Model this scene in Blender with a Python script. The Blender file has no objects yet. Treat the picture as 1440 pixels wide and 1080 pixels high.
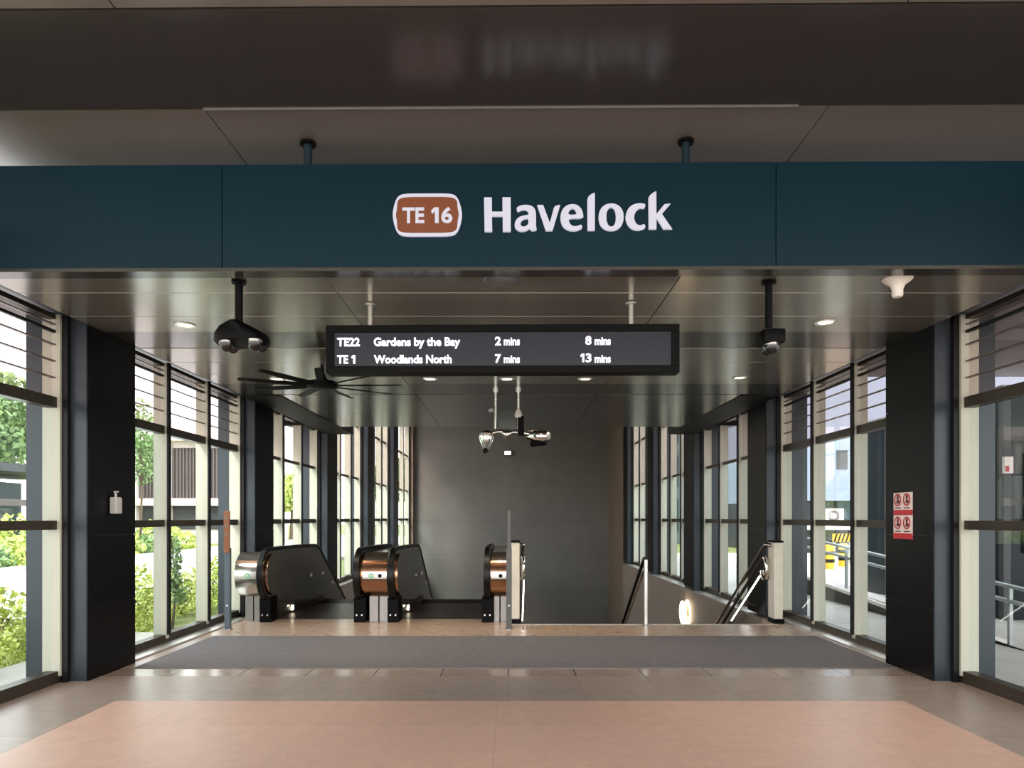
import bpy, math, random
from mathutils import Vector, Matrix
random.seed(7)
PI = math.pi
scn = bpy.context.scene
COL = scn.collection
F, EYE, VX, VY = 1000.0, 1.4, 718.0, 728.0

def P(x, y, d):
    """the point at depth d seen at photo position x, y"""
    return ((x - VX) * d / F, d, EYE - (y - VY) * d / F)

def S(r, g, b):
    f = lambda c: (c / 12.92) if c <= .04045 else ((c + .055) / 1.055) ** 2.4
    return (f(r / 255), f(g / 255), f(b / 255), 1)

# ------------------------------------------------------------------ materials
def mat(name, col, rough=.5, metal=0., spec=.5, noise=0., nscale=6., bump=0., bscale=80., emit=None, estr=0., coat=0., rvar=0.):
    m = bpy.data.materials.new(name); m.use_nodes = True
    nt = m.node_tree; b = nt.nodes['Principled BSDF']
    b.inputs['Base Color'].default_value = col
    b.inputs['Roughness'].default_value = rough
    b.inputs['Metallic'].default_value = metal
    b.inputs['Specular IOR Level'].default_value = spec
    b.inputs['Coat Weight'].default_value = coat
    tc = nt.nodes.new('ShaderNodeTexCoord')
    if noise > 0:
        n = nt.nodes.new('ShaderNodeTexNoise'); n.inputs['Scale'].default_value = nscale; n.inputs['Detail'].default_value = 6
        nt.links.new(tc.outputs['Object'], n.inputs['Vector'])
        r = nt.nodes.new('ShaderNodeMapRange')
        r.inputs[1].default_value = .3; r.inputs[2].default_value = .7
        r.inputs[3].default_value = 1 - noise; r.inputs[4].default_value = 1 + noise
        nt.links.new(n.outputs['Fac'], r.inputs[0])
        mx = nt.nodes.new('ShaderNodeMix'); mx.data_type = 'RGBA'; mx.blend_type = 'MULTIPLY'; mx.inputs[0].default_value = 1
        mx.inputs[6].default_value = col
        nt.links.new(r.outputs[0], mx.inputs[7]); nt.links.new(mx.outputs[2], b.inputs['Base Color'])
        if rvar > 0:
            r2 = nt.nodes.new('ShaderNodeMapRange')
            r2.inputs[1].default_value = .3; r2.inputs[2].default_value = .7
            r2.inputs[3].default_value = rough - rvar; r2.inputs[4].default_value = rough + rvar
            nt.links.new(n.outputs['Fac'], r2.inputs[0]); nt.links.new(r2.outputs[0], b.inputs['Roughness'])
    if bump > 0:
        n2 = nt.nodes.new('ShaderNodeTexNoise'); n2.inputs['Scale'].default_value = bscale; n2.inputs['Detail'].default_value = 3
        nt.links.new(tc.outputs['Object'], n2.inputs['Vector'])
        bp = nt.nodes.new('ShaderNodeBump'); bp.inputs['Strength'].default_value = bump; bp.inputs['Distance'].default_value = .01
        nt.links.new(n2.outputs['Fac'], bp.inputs['Height']); nt.links.new(bp.outputs['Normal'], b.inputs['Normal'])
    if emit:
        b.inputs['Emission Color'].default_value = emit; b.inputs['Emission Strength'].default_value = estr
    return m

def tile_mat(name, c1, c2, mortar, rough, tw, th, msize=.006, offset=0., spec=.5, noise=.12, nscale=3., plane='XY', loc=(0, 0, 0), stain=0.):
    m = mat(name, c1, rough, 0, spec)
    nt = m.node_tree; b = nt.nodes['Principled BSDF']
    tc = nt.nodes.new('ShaderNodeTexCoord')
    mp = nt.nodes.new('ShaderNodeMapping'); mp.inputs['Location'].default_value = loc
    if plane == 'XZ': mp.inputs['Rotation'].default_value = (-PI / 2, 0, 0)
    nt.links.new(tc.outputs['Object'], mp.inputs['Vector'])
    br = nt.nodes.new('ShaderNodeTexBrick')
    br.inputs['Color1'].default_value = c1; br.inputs['Color2'].default_value = c2; br.inputs['Mortar'].default_value = mortar
    br.inputs['Scale'].default_value = 1; br.inputs['Mortar Size'].default_value = msize; br.inputs['Mortar Smooth'].default_value = .3
    br.inputs['Brick Width'].default_value = tw; br.inputs['Row Height'].default_value = th; br.offset = offset
    nt.links.new(mp.outputs['Vector'], br.inputs['Vector'])
    n = nt.nodes.new('ShaderNodeTexNoise'); n.inputs['Scale'].default_value = nscale; n.inputs['Detail'].default_value = 8; n.inputs['Roughness'].default_value = .65
    nt.links.new(tc.outputs['Object'], n.inputs['Vector'])
    r = nt.nodes.new('ShaderNodeMapRange'); r.inputs[1].default_value = .3; r.inputs[2].default_value = .7
    r.inputs[3].default_value = 1 - noise; r.inputs[4].default_value = 1 + noise
    nt.links.new(n.outputs['Fac'], r.inputs[0])
    mx = nt.nodes.new('ShaderNodeMix'); mx.data_type = 'RGBA'; mx.blend_type = 'MULTIPLY'; mx.inputs[0].default_value = 1
    nt.links.new(br.outputs['Color'], mx.inputs[6]); nt.links.new(r.outputs[0], mx.inputs[7])
    nt.links.new(mx.outputs[2], b.inputs['Base Color'])
    r2 = nt.nodes.new('ShaderNodeMapRange'); r2.inputs[1].default_value = .3; r2.inputs[2].default_value = .7
    r2.inputs[3].default_value = max(.02, rough - .012); r2.inputs[4].default_value = rough + .012
    nt.links.new(n.outputs['Fac'], r2.inputs[0]); nt.links.new(r2.outputs[0], b.inputs['Roughness'])
    bp = nt.nodes.new('ShaderNodeBump'); bp.inputs['Strength'].default_value = .25; bp.inputs['Distance'].default_value = .004; bp.invert = True
    nt.links.new(br.outputs['Fac'], bp.inputs['Height']); nt.links.new(bp.outputs['Normal'], b.inputs['Normal'])
    return m

def glass_mat(name, tint, refl=.6, rough=0.):
    m = bpy.data.materials.new(name); m.use_nodes = True
    nt = m.node_tree; nt.nodes.clear()
    o = nt.nodes.new('ShaderNodeOutputMaterial'); mx = nt.nodes.new('ShaderNodeMixShader')
    t = nt.nodes.new('ShaderNodeBsdfTransparent'); t.inputs[0].default_value = tint
    g = nt.nodes.new('ShaderNodeBsdfGlossy'); g.inputs['Roughness'].default_value = rough; g.inputs[0].default_value = (.9, .95, .95, 1)
    lw = nt.nodes.new('ShaderNodeLayerWeight'); lw.inputs[0].default_value = .5
    pw = nt.nodes.new('ShaderNodeMath'); pw.operation = 'POWER'; pw.inputs[1].default_value = 5
    ma = nt.nodes.new('ShaderNodeMath'); ma.operation = 'MULTIPLY_ADD'; ma.inputs[1].default_value = refl; ma.inputs[2].default_value = .022
    nt.links.new(lw.outputs['Facing'], pw.inputs[0]); nt.links.new(pw.outputs[0], ma.inputs[0]); nt.links.new(ma.outputs[0], mx.inputs[0])
    nt.links.new(t.outputs[0], mx.inputs[1]); nt.links.new(g.outputs[0], mx.inputs[2])
    nt.links.new(mx.outputs[0], o.inputs[0])
    return m

M = {}
M['floor'] = tile_mat('granite_tile', S(156, 140, 129), S(149, 134, 123), S(132, 118, 108), .36, .6, .6, .004, noise=.15, nscale=9, loc=(.02, .25, 0))
M['pink'] = tile_mat('peach_granite', S(201, 166, 147), S(197, 162, 143), S(184, 148, 130), .42, 1.2, 1.2, .003, noise=.09, nscale=9, loc=(.1, .0, 0))
M['strip'] = tile_mat('polished_strip', S(156, 140, 128), S(148, 133, 121), S(66, 58, 52), .2, .6, 2.0, .006, noise=.12, nscale=7, loc=(.02, .0, 0), spec=.6)
M['landing'] = tile_mat('landing_tile', S(178, 154, 135), S(171, 148, 130), S(146, 126, 110), .28, .6, .6, .004, noise=.09, nscale=8, loc=(.02, .3, 0))
M['mat'] = mat('ribbed_entrance_mat', S(106, 103, 105), .8, 0, .3, noise=.12, nscale=14, bump=.5, bscale=160)
M['ceil'] = mat('ceiling_metal_panel', S(152, 147, 137), .22, .68, .5, noise=.03, nscale=1.5)
M['ceil_soft'] = mat('ceiling_canopy_panel', S(136, 128, 120), .25, .55, .5, noise=.03, nscale=1.2)
M['ceil_dark'] = mat('ceiling_slot_panel', S(72, 71, 65), .2, .5, .5)
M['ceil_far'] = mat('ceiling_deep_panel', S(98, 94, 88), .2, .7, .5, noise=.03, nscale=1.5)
M['soffit'] = mat('gloss_dark_panel', S(52, 47, 44), .2, 0., .5)
M['edge'] = mat('aluminium_edge', S(190, 186, 180), .25, .9)
M['black'] = mat('black_metal', S(3, 3, 3), .5, 0, .1)
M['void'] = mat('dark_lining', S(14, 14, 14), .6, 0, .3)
M['teal'] = mat('teal_enamel', S(1, 34, 46), .45, 0, .18, noise=.03, nscale=1.5)
M['teal_dark'] = mat('teal_rod', S(12, 36, 46), .35, 0, .4)
M['letter'] = mat('backlit_white', S(150, 150, 162), .5, 0, .3, emit=S(226, 226, 240), estr=.22)
M['badge'] = mat('backlit_brown', S(96, 48, 20), .5, emit=S(146, 76, 34), estr=.13)
M['letter_led'] = mat('display_pixels', S(235, 235, 245), .5, emit=S(235, 236, 250), estr=.45)
M['screen'] = mat('display_screen', S(14, 13, 16), .3, 0, .25, emit=S(62, 58, 72), estr=.16)
M['navy'] = mat('blue_grey_cladding', S(47, 54, 61), .38, .1, .4, noise=.03, nscale=3)
M['panelblk'] = mat('black_navy_panel', S(7, 7, 9), .36, 0, .13, noise=.05, nscale=2)
M['frame'] = mat('bronze_frame', S(56, 49, 40), .4, .3, .4)
M['mullion'] = mat('dark_mullion', S(12, 12, 12), .5, .1, .3)
M['fin'] = mat('cream_fin', S(182, 180, 164), .5, 0, .4, noise=.03, nscale=4)
M['slat'] = mat('louver_glass_edge', S(96, 86, 82), .35, .2)
M['glass'] = glass_mat('clear_glazing', (.93, .955, .945, 1))
M['louverglass'] = glass_mat('louver_glazing', (.85, .80, .79, 1))
M['steel'] = mat('stainless', S(190, 184, 176), .2, 1., .5, noise=.05, nscale=30)
M['steel_b'] = mat('stainless_bright', S(225, 222, 216), .3, .85, .5)
M['steel_d'] = mat('stainless_plinth', S(150, 147, 143), .35, .85, .5, noise=.05, nscale=20)
M['chrome'] = mat('chrome', S(235, 233, 228), .06, 1.)
M['rubber'] = mat('handrail_rubber', S(6, 6, 6), .4, 0, .3)
M['darkglass'] = mat('smoked_balustrade', S(74, 71, 64), .14, 0, .5)
M['smoke'] = mat('smoked_dome', S(6, 6, 7), .06, 0, .7)
M['white'] = mat('white_plastic', S(214, 208, 198), .45)
M['grey'] = mat('grey_plastic', S(168, 168, 166), .5)
M['cream'] = mat('cream_stone', S(205, 198, 182), .5, noise=.05, nscale=8)
M['wallback'] = tile_mat('grey_wall_panel', S(126, 124, 118), S(121, 119, 113), S(114, 112, 107), .42, 5.2, 1.3, .014, offset=.5, noise=.1, nscale=.8, plane='XZ', spec=.4)
M['brown'] = mat('brown_stone', S(112, 96, 80), .5, noise=.08, nscale=2)
M['beige'] = mat('beige_render', S(128, 116, 104), .6, noise=.05, nscale=2)
M['orange'] = mat('orange_panel', S(128, 74, 42), .5)
M['red'] = mat('red_print', S(176, 40, 48), .5)
M['paper'] = mat('notice_white', S(214, 200, 196), .5)
M['ink'] = mat('pictogram_ink', S(66, 40, 46), .5)
M['green'] = mat('green_lens', S(60, 130, 90), .4, emit=S(60, 170, 110), estr=.3)
M['glow'] = mat('lamp_lens', S(255, 240, 215), .5, emit=S(255, 238, 208), estr=3.)
M['glow_dim'] = mat('dim_lamp_lens', S(255, 236, 205), .5, emit=S(255, 224, 180), estr=1.6)
M['led'] = mat('led_strip', S(255, 250, 245), .5, emit=S(255, 248, 240), estr=4.)
M['road'] = mat('pale_asphalt', S(206, 206, 206), .85, noise=.06, nscale=3)
M['kerb'] = mat('kerb_concrete', S(188, 188, 182), .8, noise=.08, nscale=4)
M['soil'] = mat('grass_soil', S(120, 128, 70), .9, noise=.3, nscale=5)
M['pave'] = mat('pale_paving', S(176, 172, 164), .7, noise=.08, nscale=3)
M['leaf1'] = mat('leaf_lime', S(184, 196, 104), .6, noise=.35, nscale=3)
M['leaf2'] = mat('leaf_mid', S(124, 150, 96), .6, noise=.35, nscale=2)
M['leaf3'] = mat('leaf_deep', S(94, 124, 82), .6, noise=.35, nscale=1.5)
M['bark'] = mat('bark', S(98, 82, 66), .9, noise=.3, nscale=12)
M['bwhite'] = mat('white_facade', S(226, 216, 212), .7, noise=.04, nscale=1)
M['bpink'] = mat('pale_pink_frame', S(226, 200, 192), .7)
M['bgrey'] = mat('grey_louver', S(92, 82, 80), .6)
M['bdark'] = mat('dark_recess', S(44, 46, 50), .5)
M['bblue'] = mat('pale_blue_facade', S(116, 126, 142), .7, noise=.03, nscale=1)
M['teal_glass'] = mat('blue_tinted_glass', S(4, 18, 28), .3, 0, .2)
M['teal_glass2'] = mat('pale_tinted_glass', S(42, 60, 68), .3, 0, .25)
M['yellow'] = mat('safety_yellow', S(200, 146, 18), .5)
M['galv'] = mat('galvanised_rail', S(150, 156, 156), .4, .5)
M['canopy'] = mat('canopy_soffit', S(120, 112, 118), .5, noise=.03, nscale=2)
M['steel_floor_refl'] = mat('stainless_floor_reflection', S(168, 130, 105), .22, 1., .5, noise=.05, nscale=30)  # stainless with the peach floor's reflection put into its colour
M['post'] = mat('grey_post_paint', S(84, 84, 82), .45, 0, .4)
M['bluepost'] = mat('blue_grey_post_paint', S(84, 94, 102), .45, 0, .4)
M['plate'] = mat('dark_floor_plate', S(64, 56, 50), .4, .5)
M['darkwall'] = mat('dark_low_wall', S(58, 57, 54), .7)
M['tealwall'] = mat('grey_teal_facade', S(84, 98, 98), .5, noise=.05, nscale=.6)
M['stud'] = mat('tactile_stud', S(156, 132, 100), .35, .4)

# ------------------------------------------------------------------ mesh building
ORIGIN = {}
class MB:
    def __init__(self): self.v, self.f, self.m = [], [], []
    def add(self, vs, fs, mi=0):
        o = len(self.v); self.v += [tuple(p) for p in vs]
        for f in fs: self.f.append([i + o for i in f]); self.m.append(mi)
        return self
    def box(self, x0, x1, y0, y1, z0, z1, mi=0):
        x0, x1 = min(x0, x1), max(x0, x1); y0, y1 = min(y0, y1), max(y0, y1); z0, z1 = min(z0, z1), max(z0, z1)
        vs = [(x0, y0, z0), (x1, y0, z0), (x1, y1, z0), (x0, y1, z0), (x0, y0, z1), (x1, y0, z1), (x1, y1, z1), (x0, y1, z1)]
        return self.add(vs, [(0, 3, 2, 1), (4, 5, 6, 7), (0, 1, 5, 4), (1, 2, 6, 5), (2, 3, 7, 6), (3, 0, 4, 7)], mi)
    def prism(self, pts, axis, a, b, mi=0):
        """closed outline pts (2-D) pushed along axis from a to b"""
        n = len(pts)
        def mk(p, t):
            return {'x': (t, p[0], p[1]), 'y': (p[0], t, p[1]), 'z': (p[0], p[1], t)}[axis]
        vs = [mk(p, a) for p in pts] + [mk(p, b) for p in pts]
        fs = [tuple(range(n))[::-1], tuple(range(n, 2 * n))] + [(i, (i + 1) % n, (i + 1) % n + n, i + n) for i in range(n)]
        return self.add(vs, fs, mi)
    def tube(self, pts, r, n=12, mi=0, ry=None, up=Vector((0, 0, 1))):
        pts = [Vector(p) for p in pts]; rings = []
        rs = r if isinstance(r, (list, tuple)) else [r] * len(pts)
        for i, p in enumerate(pts):
            t = (pts[min(i + 1, len(pts) - 1)] - pts[max(i - 1, 0)]).normalized()
            u = up if abs(t.dot(up)) < .95 else Vector((1, 0, 0)) if abs(t.x) < .9 else Vector((0, 1, 0))
            s = t.cross(u).normalized(); w = s.cross(t).normalized()
            k = (ry / rs[i]) if ry else 1
            rings.append([p + s * math.cos(2 * PI * j / n) * rs[i] + w * math.sin(2 * PI * j / n) * rs[i] * k for j in range(n)])
        vs = [q for ring in rings for q in ring]
        fs = [(i * n + j, i * n + (j + 1) % n, (i + 1) * n + (j + 1) % n, (i + 1) * n + j) for i in range(len(pts) - 1) for j in range(n)]
        fs += [tuple(range(n))[::-1], tuple(range((len(pts) - 1) * n, len(pts) * n))]
        return self.add(vs, fs, mi)
    def sweep_yz(self, path, x, hw, ht, mi=0, closed=False):
        """rounded rail section (half width hw along x, thickness ht) along a path in the yz plane"""
        sec = [(-hw, -.3), (-hw * .8, -1), (hw * .8, -1), (hw, -.3), (hw, .5), (hw * .75, 1), (-hw * .75, 1), (-hw, .5)]
        rings = []
        for i, p in enumerate(path):
            a = path[max(i - 1, 0)]; b = path[min(i + 1, len(path) - 1)]
            ty, tz = b[0] - a[0], b[1] - a[1]; l = math.hypot(ty, tz) or 1
            ny, nz = -tz / l, ty / l
            rings.append([(x + s[0], p[0] + ny * s[1] * ht, p[1] + nz * s[1] * ht) for s in sec])
        n = len(sec)
        vs = [q for r in rings for q in r]
        fs = [(i * n + j, i * n + (j + 1) % n, (i + 1) * n + (j + 1) % n, (i + 1) * n + j) for i in range(len(path) - 1) for j in range(n)]
        fs += [tuple(range(n)), tuple(range((len(path) - 1) * n, len(path) * n))]
        return self.add(vs, fs, mi)
    def lathe(self, prof, c, n=24, mi=0, axis='z', caps=True):
        vs, fs = [], []
        for r, h in prof:
            for j in range(n):
                a = 2 * PI * j / n; u, w = math.cos(a) * r, math.sin(a) * r
                vs.append({'z': (c[0] + u, c[1] + w, c[2] + h), 'y': (c[0] + u, c[1] + h, c[2] + w), 'x': (c[0] + h, c[1] + u, c[2] + w)}[axis])
        for i in range(len(prof) - 1):
            for j in range(n): fs.append((i * n + j, i * n + (j + 1) % n, (i + 1) * n + (j + 1) % n, (i + 1) * n + j))
        if caps: fs += [tuple(range(n)), tuple(range((len(prof) - 1) * n, len(prof) * n))]
        return self.add(vs, fs, mi)
    def build(self, name, mats, parent=None, loc=(0, 0, 0), smooth=False, bevel=0.):
        if not isinstance(mats, (list, tuple)): mats = [mats]
        o = ORIGIN[parent.name] if parent else loc
        me = bpy.data.meshes.new(name)
        me.from_pydata([(p[0] - o[0], p[1] - o[1], p[2] - o[2]) for p in self.v], [], self.f)
        for m in mats: me.materials.append(m)
        me.polygons.foreach_set('material_index', self.m)
        me.update()
        import bmesh
        bm = bmesh.new(); bm.from_mesh(me)
        bmesh.ops.recalc_face_normals(bm, faces=bm.faces)
        if bevel > 0:
            ed = [e for e in bm.edges if len(e.link_faces) == 2 and e.calc_face_angle(0) > .6]
            bmesh.ops.bevel(bm, geom=ed, offset=bevel, segments=2, affect='EDGES', profile=.6)
        bm.to_mesh(me); bm.free()
        if smooth:
            me.polygons.foreach_set('use_smooth', [True] * len(me.polygons))
            me.set_sharp_from_angle(angle=math.radians(40))
        ob = bpy.data.objects.new(name, me); COL.objects.link(ob)
        if parent: ob.parent = parent
        else: ob.location = loc
        ORIGIN[ob.name] = o
        return ob

def tag(o, label=None, cat=None, group=None, kind=None):
    if label: o['label'] = label
    if cat: o['category'] = cat
    if group: o['group'] = group
    if kind: o['kind'] = kind
    return o
def thing(name, label, cat, loc, rz=0., group=None, kind=None):
    o = bpy.data.objects.new(name, None); COL.objects.link(o)
    o.location = loc; o.rotation_euler = (0, 0, rz); o.empty_display_size = .1
    ORIGIN[o.name] = tuple(loc)
    return tag(o, label, cat, group, kind)
def copy_tree(o, parent=None):
    c = o.copy(); COL.objects.link(c)
    if parent: c.parent = parent
    ORIGIN[c.name] = ORIGIN[o.name]
    for ch in list(o.children): copy_tree(ch, c)
    return c
def structure(name, mb, mats, label, cat, **k):
    return tag(mb.build(name, mats, **k), label, cat, kind='structure')

def text_mesh(s, x0, x1, y_top, y_base, d, depth, bold=.0):
    """lettering fitted between photo columns x0..x1 and rows y_top (cap top) .. y_base, standing at depth d"""
    def to_mesh(body):
        cu = bpy.data.curves.new('lettering', 'FONT'); cu.body = body; cu.offset = bold; cu.resolution_u = 6
        ob = bpy.data.objects.new('lettering', cu); COL.objects.link(ob)
        dg = bpy.context.evaluated_depsgraph_get()
        me = bpy.data.meshes.new_from_object(ob.evaluated_get(dg))
        vs = [tuple(v.co) for v in me.vertices]; fs = [tuple(p.vertices) for p in me.polygons]
        bpy.data.objects.remove(ob); bpy.data.curves.remove(cu); bpy.data.meshes.remove(me)
        return vs, fs
    hv, _ = to_mesh('H'); h0 = min(v[1] for v in hv); h1 = max(v[1] for v in hv)
    vs, fs = to_mesh(s)
    a = min(v[0] for v in vs); b = max(v[0] for v in vs)
    out = []
    for v in vs:
        px = x0 + (v[0] - a) / (b - a) * (x1 - x0); py = y_base + (v[1] - h0) / (h1 - h0) * (y_top - y_base)
        q = P(px, py, d); out.append(q)
    return solid(out, fs, depth)
def solid(front, fs, depth):
    n = len(front); mb = MB()
    cnt = {}
    for f in fs:
        for i in range(len(f)):
            e = (f[i], f[(i + 1) % len(f)]); cnt[e] = cnt.get(e, 0) + 1
    back = [(x, y + depth, z) for x, y, z in front]
    faces = list(fs) + [tuple(i + n for i in f[::-1]) for f in fs]
    faces += [(e[1], e[0], e[0] + n, e[1] + n) for e in cnt if (e[1], e[0]) not in cnt]
    return mb.add(front + back, faces)
def outline_mesh(polys, d, depth):
    """filled outlines (with holes) given as photo points, at depth d"""
    cu = bpy.data.curves.new('outline', 'CURVE'); cu.dimensions = '2D'; cu.fill_mode = 'BOTH'
    for pl in polys:
        sp = cu.splines.new('POLY'); sp.points.add(len(pl) - 1); sp.use_cyclic_u = True
        for k, (x, y) in enumerate(pl): sp.points[k].co = (x, -y, 0, 1)
    ob = bpy.data.objects.new('outline', cu); COL.objects.link(ob)
    me = bpy.data.meshes.new_from_object(ob.evaluated_get(bpy.context.evaluated_depsgraph_get()))
    import bmesh
    bm = bmesh.new(); bm.from_mesh(me); bmesh.ops.remove_doubles(bm, verts=bm.verts, dist=1e-4); bm.to_mesh(me); bm.free()
    vs = [P(v.co.x, -v.co.y, d) for v in me.vertices]; fs = [tuple(p.vertices) for p in me.polygons]
    bpy.data.objects.remove(ob); bpy.data.curves.remove(cu); bpy.data.meshes.remove(me)
    return solid(vs, fs, depth)
def digit_one(x0, x1, yt, yb, d, depth):
    sh = [(0, .78), (.42, 1), (1, 1), (1, 0), (.5, 0), (.5, .76), (.12, .60)]
    return outline_mesh([[(x0 + u * (x1 - x0), yb + w_ * (yt - yb)) for u, w_ in sh]], d, depth)
def smooth_loop(pts, k=2):
    for _ in range(k):
        q = []
        for i in range(len(pts)):
            a, b = pts[i], pts[(i + 1) % len(pts)]
            q += [(a[0] * .75 + b[0] * .25, a[1] * .75 + b[1] * .25), (a[0] * .25 + b[0] * .75, a[1] * .25 + b[1] * .75)]
        pts = q
    return pts

# ------------------------------------------------------------------ camera
cam = bpy.data.cameras.new('camera'); cam.sensor_width = 36; cam.lens = 36 * F / 1440
cam.shift_y = (VY - 540) / 1440; cam.shift_x = (720 - VX) / 1440; cam.clip_end = 400
co = bpy.data.objects.new('camera', cam); COL.objects.link(co)
co.location = (0, 0, EYE); co.rotation_euler = (PI / 2, 0, 0)
scn.camera = co

# ------------------------------------------------------------------ setting: floors
XG, XC, ZC = 3.88, 3.62, 3.05         # glass plane, column face, hall ceiling
STEP_Y = 9.33
mb = MB()
def slab(x0, x1, y0, y1, mi, z=0): mb.box(x0, x1, y0, y1, z - .12, z, mi)
slab(-6.5, -3.02, -4, 5.43, 0); slab(3.0, 6.5, -4, 5.43, 0)
slab(-3.02, 3.0, -4, 5.43, 1)
slab(-XG - .1, XG + .1, 5.43, 6.28, 0)
slab(-XG - .1, XG + .1, 6.28, 6.6, 2)
slab(-XG - .1, XG + .1, 6.6, 8.38, 0, -.001)
slab(-XG - .1, XG + .1, 8.38, STEP_Y, 3)
slab(-XG - .1, .0, STEP_Y, 9.9, 3); slab(3.5, XG + .1, STEP_Y, 9.9, 3)
structure('floor', mb, [M['floor'], M['pink'], M['strip'], M['landing']], 'peach and grey granite tiled station floor in front of the escalators', 'floor')
structure('trim_1', MB().box(.0, 3.5, STEP_Y - .05, STEP_Y + .01, -.1, .004), M['kerb'], 'pale nosing edge at the head of the stairs', 'stair edge')
tag(MB().box(-3.5, 3.6, 6.6, 8.38, .0, .008).build('entrance_mat', M['mat'], loc=(0, 7.5, 0)), 'wide dark grey ribbed entrance mat across the tiled floor', 'mat')

# tactile studs at the head of the stairs
root = thing('tactile_strip', 'patch of small raised tactile studs on floor before the stairs', 'tactile studs', (.55, 9.0, 0))
st = None
for i in range(16):
    for j in range(4):
        if st is None: st = MB().lathe([(.017, 0), (.014, .006), (.006, .008)], (.16, 8.92, 0), 8).build('stud', M['stud'], root, smooth=True); s0 = st
        else:
            s0 = st.copy(); COL.objects.link(s0); s0.location = (i * .055, j * .09, 0)

# deep well beyond the landing
WB = -6.2
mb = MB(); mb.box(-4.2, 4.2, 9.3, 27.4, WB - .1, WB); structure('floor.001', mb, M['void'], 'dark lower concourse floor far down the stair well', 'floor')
mb = MB(); mb.box(-3.95, 3.95, 27, 27.2, WB, 5.2); structure('wall_back', mb, M['wallback'], 'large grey panelled wall closing the end of the stair well', 'wall')
structure('trim_2', MB().box(-3.88, -3.66, 26.7, 27.0, WB, 5.2), M['brown'], 'narrow brown stone strip left of the grey end wall', 'wall trim')
structure('wall_right', MB().box(3.74, 3.9, 23.0, 27, WB, 5.2), M['brown'], 'brown stone return wall right of the grey end wall', 'wall')
structure('wall_right.001', MB().box(XC + .02, XG + .25, 9.9, 23.0, WB, -.06), M['beige'], 'beige rendered wall below the windows beside the stairs', 'wall')
structure('wall_left', MB().box(-XG - .25, -XC - .02, 9.9, 26.7, WB, -.06), M['beige'], 'beige rendered wall below the windows behind the escalators', 'wall')
m = MB()
for i in range(5):
    y0, y1 = 10.9 + 4 * i, (14.05 if i < 3 else 14.05) + 4 * i
    if i < 3: m.box(XC - .02, XC + .2, y0 - .05, y1, -.07, -.04)
structure('trim_3', m, M['steel_b'], 'pale window sill edge on the beige stair wall', 'window sill')
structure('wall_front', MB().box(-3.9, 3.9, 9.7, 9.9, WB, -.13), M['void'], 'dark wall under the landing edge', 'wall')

# stairs
m = MB()
for i in range(16): m.box(.14, 3.5, STEP_Y + .02 + i * .28, STEP_Y + .31 + i * .28, -.17 * (i + 1) - .3, -.17 * (i + 1))
structure('stairs', m, M['landing'], 'flight of stairs going down right of the escalators', 'stairs')
structure('wall_divider', MB().prism([(9.62, -.1), (9.62, .9), (17.0, -3.8), (17.0, -6.2), (9.9, -6.2), (9.9, -.1)], 'x', .02, .1), M['beige'], 'low wall between the stairs and the escalators', 'wall')

# ------------------------------------------------------------------ ceilings
def panels(m, xs, ys, z, t=.03, gap=.007, mi=0):
    for a, b in zip(xs[:-1], xs[1:]):
        for c, e in zip(ys[:-1], ys[1:]): m.box(a + gap / 2, b - gap / 2, c + gap / 2, e - gap / 2, z, z + t, mi)
m = MB()
panels(m, [-XC, -1.27, 1.16, XC], [4.81, 5.22, 5.83, 6.32], ZC)
panels(m, [-XC, -1.27, 1.16, XC], [6.93, 7.55, 8.17, 8.78], ZC)
structure('ceiling', m, M['ceil'], 'glossy grey metal panel ceiling over the station hall', 'ceiling', bevel=.003)
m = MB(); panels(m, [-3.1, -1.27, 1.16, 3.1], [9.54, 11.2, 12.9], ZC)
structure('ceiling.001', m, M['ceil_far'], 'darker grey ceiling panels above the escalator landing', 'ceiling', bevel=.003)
m = MB()
m.box(-XC + .005, XC - .005, 6.325, 6.925, ZC + .004, ZC + .03, 0); m.box(-XC + .005, XC - .005, 8.785, 9.535, ZC + .004, ZC + .03)
structure('ceiling.002', m, M['ceil_dark'], 'dark recessed ceiling slots between the grey panels', 'ceiling')
m = MB()
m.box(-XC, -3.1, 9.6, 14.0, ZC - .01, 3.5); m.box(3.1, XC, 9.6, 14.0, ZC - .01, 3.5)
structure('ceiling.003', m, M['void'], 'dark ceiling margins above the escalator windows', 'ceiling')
m = MB(); m.box(-4.1, 4.1, 4.83, 13.0, 3.34, 3.5); m.box(-4.3, 4.3, 12.92, 13.05, ZC + .03, 5.3); m.box(-4.3, 4.3, 12.92, 27.4, 5.2, 5.4)  # unseen roof slab put in to block light above the ceiling
structure('unseen_roof_slab', m, M['void'], 'unseen roof slab blocking light above the hall ceiling panels', 'roof')
# outer canopy
ZO = 3.912
RZ = -.010
def rotated(o): o.rotation_euler = (0, 0, RZ); return o
m = MB()
panels(m, [-7.2, -4.6, -1.925, 1.9, 4.6, 7.2], [4.36, 6.2], ZO, .04)
panels(m, [-7.2, -4.9, -1.985, 1.9, 4.6, 7.2], [-2.5, -.2, 1.7, 3.49], ZO, .04)
rotated(structure('ceiling.005', m, M['ceil_soft'], 'pale grey canopy panels above the teal sign', 'ceiling', bevel=.003))
rotated(structure('ceiling.006', MB().box(-7.2, 7.2, 3.5, 4.345, ZO - .004, ZO + .04), M['soffit'], 'glossy dark canopy strip mirroring the lit station name', 'ceiling'))
rotated(structure('trim_4', MB().box(-1.93, 1.71, 4.343, 4.358, ZO - .012, ZO + .03), M['edge'], 'thin bright aluminium edge along the dark canopy strip', 'trim'))
structure('ceiling.007', MB().box(-7.2, 7.2, -2.5, 6.3, ZO + .06, ZO + .3), M['void'], 'dark roof slab above the canopy panels', 'roof')

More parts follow.
